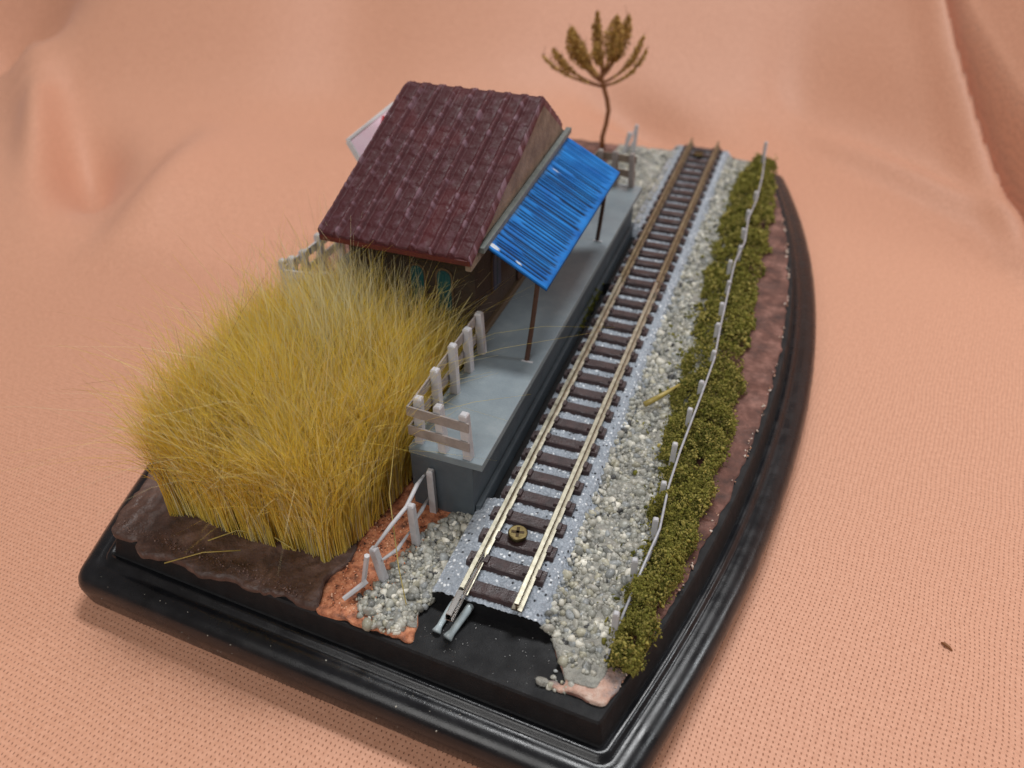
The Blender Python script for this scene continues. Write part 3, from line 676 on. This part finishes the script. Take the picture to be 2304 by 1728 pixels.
# ------------------------------------------------------------------ yellow hair grass (nobody could count it)
def hair(name, roots, heights, lean, curl, rad, cols, m, seg=6):
    n = len(roots); t = np.linspace(0, 1, seg+1)
    A = lean[:, None, :]*(t[None,:,None]**1.5)*heights[:,None,None]
    Bc = curl[:, None, :]*(t[None,:,None]**3)*heights[:,None,None]
    Pt = roots[:,None,:] + A + Bc; Pt[:,:,2] += t[None]*heights[:,None]*(1-.25*np.linalg.norm(lean[:,None,:],axis=2)*t[None]**2)
    r = rad[:,None]*(1-.75*t[None]**2); k = 3
    ang = np.array([0, 2.094, 4.189])[None,None,:] + rng.uniform(0,6.28,(n,1,1))
    V = np.repeat(Pt[:,:,None,:], k, 2); V[...,0] += np.cos(ang)*r[:,:,None]; V[...,1] += np.sin(ang)*r[:,:,None]
    idx = np.arange(n*(seg+1)*k).reshape(n, seg+1, k)
    a = idx[:, :-1]; b = idx[:, 1:]
    Fq = np.stack([a, np.roll(a,-1,2), np.roll(b,-1,2), b], -1).reshape(-1,4)
    C = np.repeat(cols, (seg+1)*k, 0)
    return V.reshape(-1,3), Fq, C
poly = [(-6.45,-.02),(-5.9,.12),(-5.34,.02),(-4.4,-.02),(-3.6,.08),(-3.1,-.02),(-2.88,.3),(-2.7,1.2),(-2.6,2.2),(-2.62,3.6),(-2.75,5.0),(-3.1,5.3),(-5.2,5.4),(-6.0,5.7),(-6.6,5.8),(-6.8,5.0),(-6.6,3.0),(-6.5,1.0)]
roots = []
while len(roots) < 40000:
    x, y = random.uniform(-7.8,-2.5), random.uniform(-.2,6.6)
    if not pip(x, y, poly): continue
    c = noise.noise(Vector((x*2.2, y*2.2, 9.)))*.6 + noise.noise(Vector((x*6.5, y*6.5, 4.)))*.8
    if random.random() < .6 + 1.1*c: roots.append((x, y, -.5))
roots = np.array(roots); n = len(roots)
cl = np.array([[noise.noise(Vector((x*1.5,y*1.5,1))), noise.noise(Vector((x*1.5,y*1.5,7))), noise.noise(Vector((x*1.2,y*1.2,13))), noise.noise(Vector((x*6,y*6,20))), noise.noise(Vector((x*6,y*6,27)))] for x, y, _ in roots])
ctr = np.array([-4.7, 2.6])
out = (roots[:,:2]-ctr)
lean = np.zeros((n,3)); lean[:,0] = np.where(out[:,0]<0,.012,.03)*out[:,0] + .13*cl[:,0] + .17*cl[:,3] + rng.normal(0,.06,n) - .02; lean[:,1] = .02*out[:,1] + .13*cl[:,1] + .17*cl[:,4] + rng.normal(0,.06,n) - .02
lf = np.clip((-6.0-roots[:,0])/.8,0,1); lean[:,0] = np.maximum(lean[:,0], -.20+.22*lf-.04*rng.random(n))
curl = np.zeros((n,3)); curl[:,:2] = rng.normal(0,.14,(n,2)); curl[:,0] = np.where(lf>.05, np.maximum(curl[:,0], -.03*rng.random(n)), curl[:,0])
gx, gy = roots[:,0], roots[:,1]
H = 2.60 + .45*cl[:,2] + rng.normal(0,.30,n) + .30*sst(.2,2.2,gy)*np.exp(-((gx+5.0)/1.0)**2) - .30*sst(3.2,5,gy) - .45*sst(3.8,5.2,gy)*sst(-5.2,-6.0,gx) - .25*sst(-3.9,-2.8,gx) - .25*np.exp(-(gy/.35)**2) - .35*sst(-5.8,-6.8,gx)*sst(3.6,5,gy)
fr = np.clip((1.4-roots[:,1])/1.4,0,1)*(roots[:,0]>-9); lean[:,1] = np.maximum(lean[:,1], -.03-.10*(1-fr)-.06*rng.random(n)); H *= rng.uniform(.86,1.06,n)
wild = rng.random(n) < .06
H[wild] *= rng.uniform(1.0,1.32,wild.sum()); lean[wild,:2] += np.where(roots[wild,:1]>-3.4,.25,1)*rng.normal(0,.20,(wild.sum(),2))*np.where((fr[wild,None]>.3)|(lf[wild,None]>0),.35,1); curl[wild,:2] += np.where(roots[wild,:1]>-3.4,.3,1)*rng.normal(0,.3,(wild.sum(),2))
sh = rng.random(n) < .25; H[sh] *= rng.uniform(.55,.9,sh.sum())
ca, cb, cc2, cdk = (np.array(lin(*c)) for c in ((255,244,148),(255,232,108),(255,248,208),(124,104,62)))
kk = rng.random((n,1)); cols = ca*kk+cb*(1-kk)
pale = rng.random(n) < .22; cols[pale] = cc2*rng.uniform(.85,1.1,(pale.sum(),1)); dk = rng.random(n) < .015; cols[dk] = cdk
rad = rng.uniform(.0038,.0082,n)
parts = [hair('', roots, H, lean, curl, rad, cols, None)]
# the pale wisp that sweeps up towards the house, and long stray hairs
m1 = 620; rw = np.stack([rng.normal(-3.9,.36,m1), rng.normal(3.0,.7,m1), np.full(m1,-.5)],1)
lw = np.zeros((m1,3)); lw[:,0] = rng.normal(-.26,.09,m1); lw[:,1] = rng.normal(.30,.10,m1)
cw_ = np.zeros((m1,3)); cw_[:,:2] = rng.normal(0,.10,(m1,2))
colw = np.array(lin(248,242,205))*rng.uniform(.8,1.1,(m1,1))
parts.append(hair('', rw, rng.normal(3.5,.45,m1), lw, cw_, rng.uniform(.005,.008,m1), colw, None))
m2 = 200; r2_ = roots[rng.choice(n, m2)]; l2 = np.zeros((m2,3)); l2[:,:2] = rng.normal(0,.2,(m2,2)); c2_ = np.zeros((m2,3)); c2_[:,:2] = rng.normal(0,.14,(m2,2)); l2[:,1] += .1; l2[:,0] = np.where(r2_[:,0]>-3.8, -np.abs(l2[:,0])*.6, l2[:,0])
parts.append(hair('', r2_, rng.uniform(3.0,4.0,m2), l2, c2_, rng.uniform(.005,.0075,m2), np.array(lin(246,228,185))*rng.uniform(.8,1.1,(m2,1)), None, 6))
m3 = 800; r3_ = roots[rng.choice(n, m3)]; l3 = np.zeros((m3,3)); l3[:,:2] = rng.normal(0,.16,(m3,2)); l3[:,0] -= .04; l3[:,1] += .06; l3[:,0] = np.where(r3_[:,0]>-3.5, np.minimum(l3[:,0], .05), l3[:,0]); c3_ = np.zeros((m3,3)); c3_[:,:2] = rng.normal(0,.20,(m3,2))
l3[:,0] = np.where(r3_[:,0] < -6.2, np.abs(l3[:,0])*.5, l3[:,0])
parts.append(hair('', r3_, rng.uniform(2.5,3.3,m3), l3, c3_, rng.uniform(.006,.0105,m3), np.array(lin(255,246,196))*rng.uniform(.85,1.0,(m3,1)), None, 7))
V, Fq, C = [], [], []; nn = 0
for a, b, c in parts: V.append(a); Fq.append(b+nn); C.append(c); nn += len(a)
o = npmesh('dry_grass', np.concatenate(V), np.concatenate(Fq), M_grass, col=np.concatenate(C)); tag(o, kind='stuff', label='thick yellow hair-like dry grass in front of the house')
# single fallen hairs
for lab, pts in (('pale loose hair lying on the brown clay at the front left', [(-5.3,-.35,-.38),(-4.9,-.02,-.3),(-4.3,.1,-.28),(-3.6,-.1,-.25)]),
                 ('loose hair hanging over the front left edge of the base', [(-5.75,-1.0,-.45),(-5.2,-.62,-.36),(-4.6,-.35,-.36)]),
                 ('long bent hair crossing the orange earth and gravel', [(-2.5,1.9,1.3),(-2.25,1.0,.6),(-2.0,.6,.2),(-1.75,.2,-.25),(-1.35,-.35,-.42)])):
    tag(MB().tube(pts, .011, 5).build('loose_hair', M_straw, smooth=True), lab, 'hair', 'loose hairs fallen from the grass')
tag(MB().tube([(1.22,6.15,-.36),(1.5,6.45,-.28),(1.85,6.85,-.15)], [.065,.06,.03], 7).build('straw_piece', M_straw, smooth=True), 'short flat piece of straw lying across the gravel by the hedge', 'straw')

# ------------------------------------------------------------------ moss hedge and the wire fence in it
def hedge_edges(y):
    Ls = np.interp(y, [-.3,.5,1.3,2.6,4,5.7,7.6,9,12,15.3,18.8,21], [2.27,2.2,2.28,2.3,2.15,1.95,1.9,1.85,1.72,1.62,1.6,1.9])
    Rs = np.interp(y, [-.3,.7,1.5,3,4.3,5.6,7.5,9.8,13.5,17,20,21], [2.45,2.66,2.66,2.92,2.95,3.1,3.05,2.98,2.88,2.82,2.62,2.5])
    return Ls, Rs
P, R_, Cc = [], [], []
gcols = [lin(172,166,90), lin(152,150,76), lin(192,182,106), lin(118,120,60), lin(210,198,122)]
tries = 0
while len(P) < 76000 and tries < 900000:
    tries += 1
    y = random.uniform(-.28, 20.9) if random.random() < .5 else random.uniform(-.28, 8)
    a, b = hedge_edges(y); n1 = noise.noise(Vector((y*1.4, 3, 1)))*.30; a += n1*.7-.16; b += n1*.8+.06
    x = random.uniform(a, b); s = (x-a)/(b-a)
    hgt = .62*(1-abs(2*s-1)**2.2)**.5*(.72+.55*noise.noise(Vector((x*2.1,y*1.7,5)))) + .02
    gate = noise.noise(Vector((x*3.2,y*3.2,2)))
    if gate < -.27: continue
    hgt *= min(1, .55+(gate+.34)*1.6)
    z = -.58 + hgt*random.random()**.45 + random.uniform(0,.05)
    if noise.noise(Vector((x*9,y*9,z*9))) < -.12: continue
    if random.random() < .22: x += random.gauss(0,.05); y += random.gauss(0,.05); z += abs(random.gauss(0,.05))
    P.append((x, y, z)); R_.append(random.uniform(.009,.024) if y < 9 else random.uniform(.016,.034)); 
    k = int((noise.noise(Vector((x*2.5,y*2.5,z*4)))*.9+.5)*4.2 + random.uniform(-1,1)); Cc.append(gcols[max(0,min(4,k))])
for _ in range(900):   # crumbs of moss fallen among the stones
    y = random.uniform(0,20); a, b = hedge_edges(y); x = a-abs(random.gauss(0,.3))
    if noise.noise(Vector((x*3,y*3,8))) > .1: P.append((x,y,-.50+random.uniform(0,.06))); R_.append(random.uniform(.02,.04)); Cc.append(gcols[random.choice((0,1,3))])
for _ in range(260):
    y = random.gauss(9.6,.5); P.append((-.98+random.gauss(0,.03), y, -.3+random.uniform(-.2,.06))); R_.append(.03); Cc.append(gcols[3])
o = scatter('moss_hedge', np.array(P), np.array(R_), np.array(Cc)*rng.uniform(.75,1.2,(len(P),1)), M_moss, ICO1, (.12,1.8), .4, smooth=False)
tag(o, 'long low hedge of olive green moss foam along the right side of the track', 'hedge')
wf = thing('wire_fence', 'thin grey wire fence on short posts running along the green moss hedge', 'fence', (2.2, 10, -.6))
for x, y, h in [(2.06,.28,.7),(2.10,1.42,.7),(2.22,2.42,.72),(2.15,3.42,.7),(2.14,4.45,.78),(2.24,5.6,.8),(2.31,6.65,.78),(2.37,7.85,.8),(2.30,9.0,.8),(2.27,9.95,.8),(2.25,11.1,.8),(2.15,12.2,.8),(2.27,13.1,.8),(2.26,14.2,.8),(2.24,15.5,.8),(2.26,16.9,.8),(2.16,20.3,1.15)]:
    post(MB(), (x,y,-.62), (x+random.uniform(-.04,.02),y+random.uniform(-.03,.03),-.57+h), .11).build('post', M_fence, wf, bevel=.01)
wp = [(2.04,-.2,-.52),(2.10,.42,-.25),(2.21,1.45,-.05),(2.31,2.35,.02),(2.25,3.4,.06),(2.27,4.4,.08),(2.36,6.2,.1),(2.42,7.7,.12),(2.35,9.1,.12),(2.26,11.8,.12),(2.25,12.4,.12),(2.35,13.6,.14),(2.26,15.1,.14),(2.34,16.5,.14),(2.31,18.2,.2),(2.18,20.3,.48)]
MB().tube(wp, [.016]+[.024]*(len(wp)-2)+[.014], 6).build('wire', M_wire, wf, smooth=True)
wp2 = [(2.1,-.25,-.53),(2.14,.6,-.3),(2.22,1.5,-.22),(2.30,2.4,-.2),(2.24,3.45,-.16)]
MB().tube(wp2, .022, 6).build('wire', M_wire, wf, smooth=True)

# ------------------------------------------------------------------ dry tree at the back
tr = thing('dry_tree', 'bare brown miniature tree with upturned husk-covered branches at the back edge', 'tree', (-3.6, 20.6, -.55))
tp = [(-3.60,20.6,-.6),(-3.63,20.6,-.1),(-3.52,20.6,.4),(-3.47,20.62,.9),(-3.55,20.6,1.3),(-3.68,20.6,1.65),(-3.78,20.6,1.95),(-3.80,20.6,2.3),(-3.78,20.6,2.6)]
MB().tube(tp, [.10,.085,.08,.085,.085,.085,.075,.06,.04], 8).build('trunk', M_trunk, tr, smooth=True)
tips = [(-5.93,2.72,-.3,.22),(-5.72,2.78,.3,.55),(-5.12,3.50,.2,1.05),(-4.93,3.72,-.2,.9),(-4.72,3.1,.5,.4),(-4.12,4.2,.1,.62),(-3.95,3.3,-.4,.7),(-3.36,4.2,-.2,1.2),(-3.08,4.12,.4,.95),(-3.3,3.3,.5,.5),(-2.47,3.55,.2,.42),(-2.2,3.30,-.3,.26)]
bmb = MB(); HP, HR, HC = [], [], []
hcols = [lin(172,130,60), lin(196,154,76), lin(140,98,44), lin(208,172,96)]
for tx, tz, ty, fol in tips:
    sp = tx+3.78; st = Vector((-3.77+random.uniform(-.03,.03), 20.6, 1.72 + .75*max(0,1-abs(sp)/1.6)*random.uniform(.75,1.1))); e = Vector((tx, 20.6+ty, tz))
    c1 = st + Vector((sp*.48, ty*.45, .14*(tz-st.z))); c2 = Vector((st.x+sp*.86, 20.6+ty*.9, st.z+(tz-st.z)*.48))
    pts = [((1-t)**3*st + 3*(1-t)**2*t*c1 + 3*(1-t)*t*t*c2 + t**3*e) for t in [j/13 for j in range(14)]]
    bmb.tube(pts, list(np.linspace(.055,.014,14)), 6)
    for _ in range(int(130+900*fol)):
        t = min(.96, random.betavariate(3.6,1.9)) if fol > .4 else random.uniform(.15,.95)
        i = t*13; k = min(12,int(i)); p = pts[k].lerp(pts[k+1], i-k)
        wd = .31*fol*math.sin(math.pi*min(1,max(0,(t-.34)/.66)))**1.2+.03
        d = Vector((random.gauss(0,1),random.gauss(0,1),random.gauss(0,.8))); d = d.normalized()*wd*random.random()**.6
        HP.append(p+d); HR.append(random.uniform(.02,.05)); HC.append(random.choice(hcols))
    for _ in range(4):  # needle tips
        t = random.uniform(.6,.95); i = t*13; k = min(12,int(i)); p = pts[k]; 
        bmb.tube([p, p+Vector((random.gauss(0,.08),random.gauss(0,.08),random.uniform(.25,.5)))], [.016,.004], 4)
bmb.build('branches', M_trunk, tr, smooth=True)
hk = scatter('crown', np.array(HP), np.array(HR), np.array(HC)*rng.uniform(.8,1.15,(len(HP),1)), M_crown, ICO1, (.35,1.2), .3, smooth=False)
hk.parent = tr; hk.location = -Vector(tr.location)
# ------------------------------------------------------------------ dust, crumbs and flakes on the base
DP, DR, DC = [], [], []
for _ in range(34):
    x = random.uniform(-7.6, 2.6); d, z = random.choice([(.45,-1.125),(.58,-1.135),(.69,-1.19),(.76,-1.28),(.805,-1.45),(.79,-1.6)])
    DP.append((x, yfront(x)-d-.003, z+.004)); DR.append(random.uniform(.006,.016)); DC.append(lin(196,192,180))
for _ in range(60):
    DP.append((random.uniform(-1.0,1.2), random.uniform(-1.0,-.1), -.612)); DR.append(random.uniform(.005,.013)); DC.append(lin(150,150,150))
for _ in range(300):
    y = random.uniform(-.6, 17); x = XC+halfw(y)-.03-abs(random.gauss(0,.05))
    if noise.noise(Vector((y*1.3,5,5))) > .0: DP.append((x, y, -.59+random.uniform(0,.03))); DR.append(random.uniform(.01,.035)); DC.append(random.choice([lin(216,200,188), lin(190,156,138), lin(170,124,98), lin(200,180,166)]))
for _ in range(260):
    x = random.uniform(-7.2,-2.9); DP.append((x, yfront(x)+.06+abs(random.gauss(0,.12)), -.47+random.uniform(-.02,.05))); DR.append(random.uniform(.008,.02)); DC.append(random.choice([lin(130,106,98), lin(90,68,62)]))
for _ in range(500):
    x, y = random.uniform(-2.75,-1.7), random.uniform(-.75,1.6); DP.append((x, y, -.535+random.uniform(0,.04))); DR.append(random.uniform(.008,.022)); DC.append(random.choice([lin(222,160,120), lin(74,48,40), lin(196,120,84), lin(236,190,160)]))
o = scatter('dust_specks', np.array(DP), np.array(DR), np.array(DC), M_crown, ICO1, (.4,1.2), .25, smooth=False); tag(o, kind='stuff', label='tiny pale dust specks and soil crumbs on the black base and earth')
bpy.context.view_layer.update()
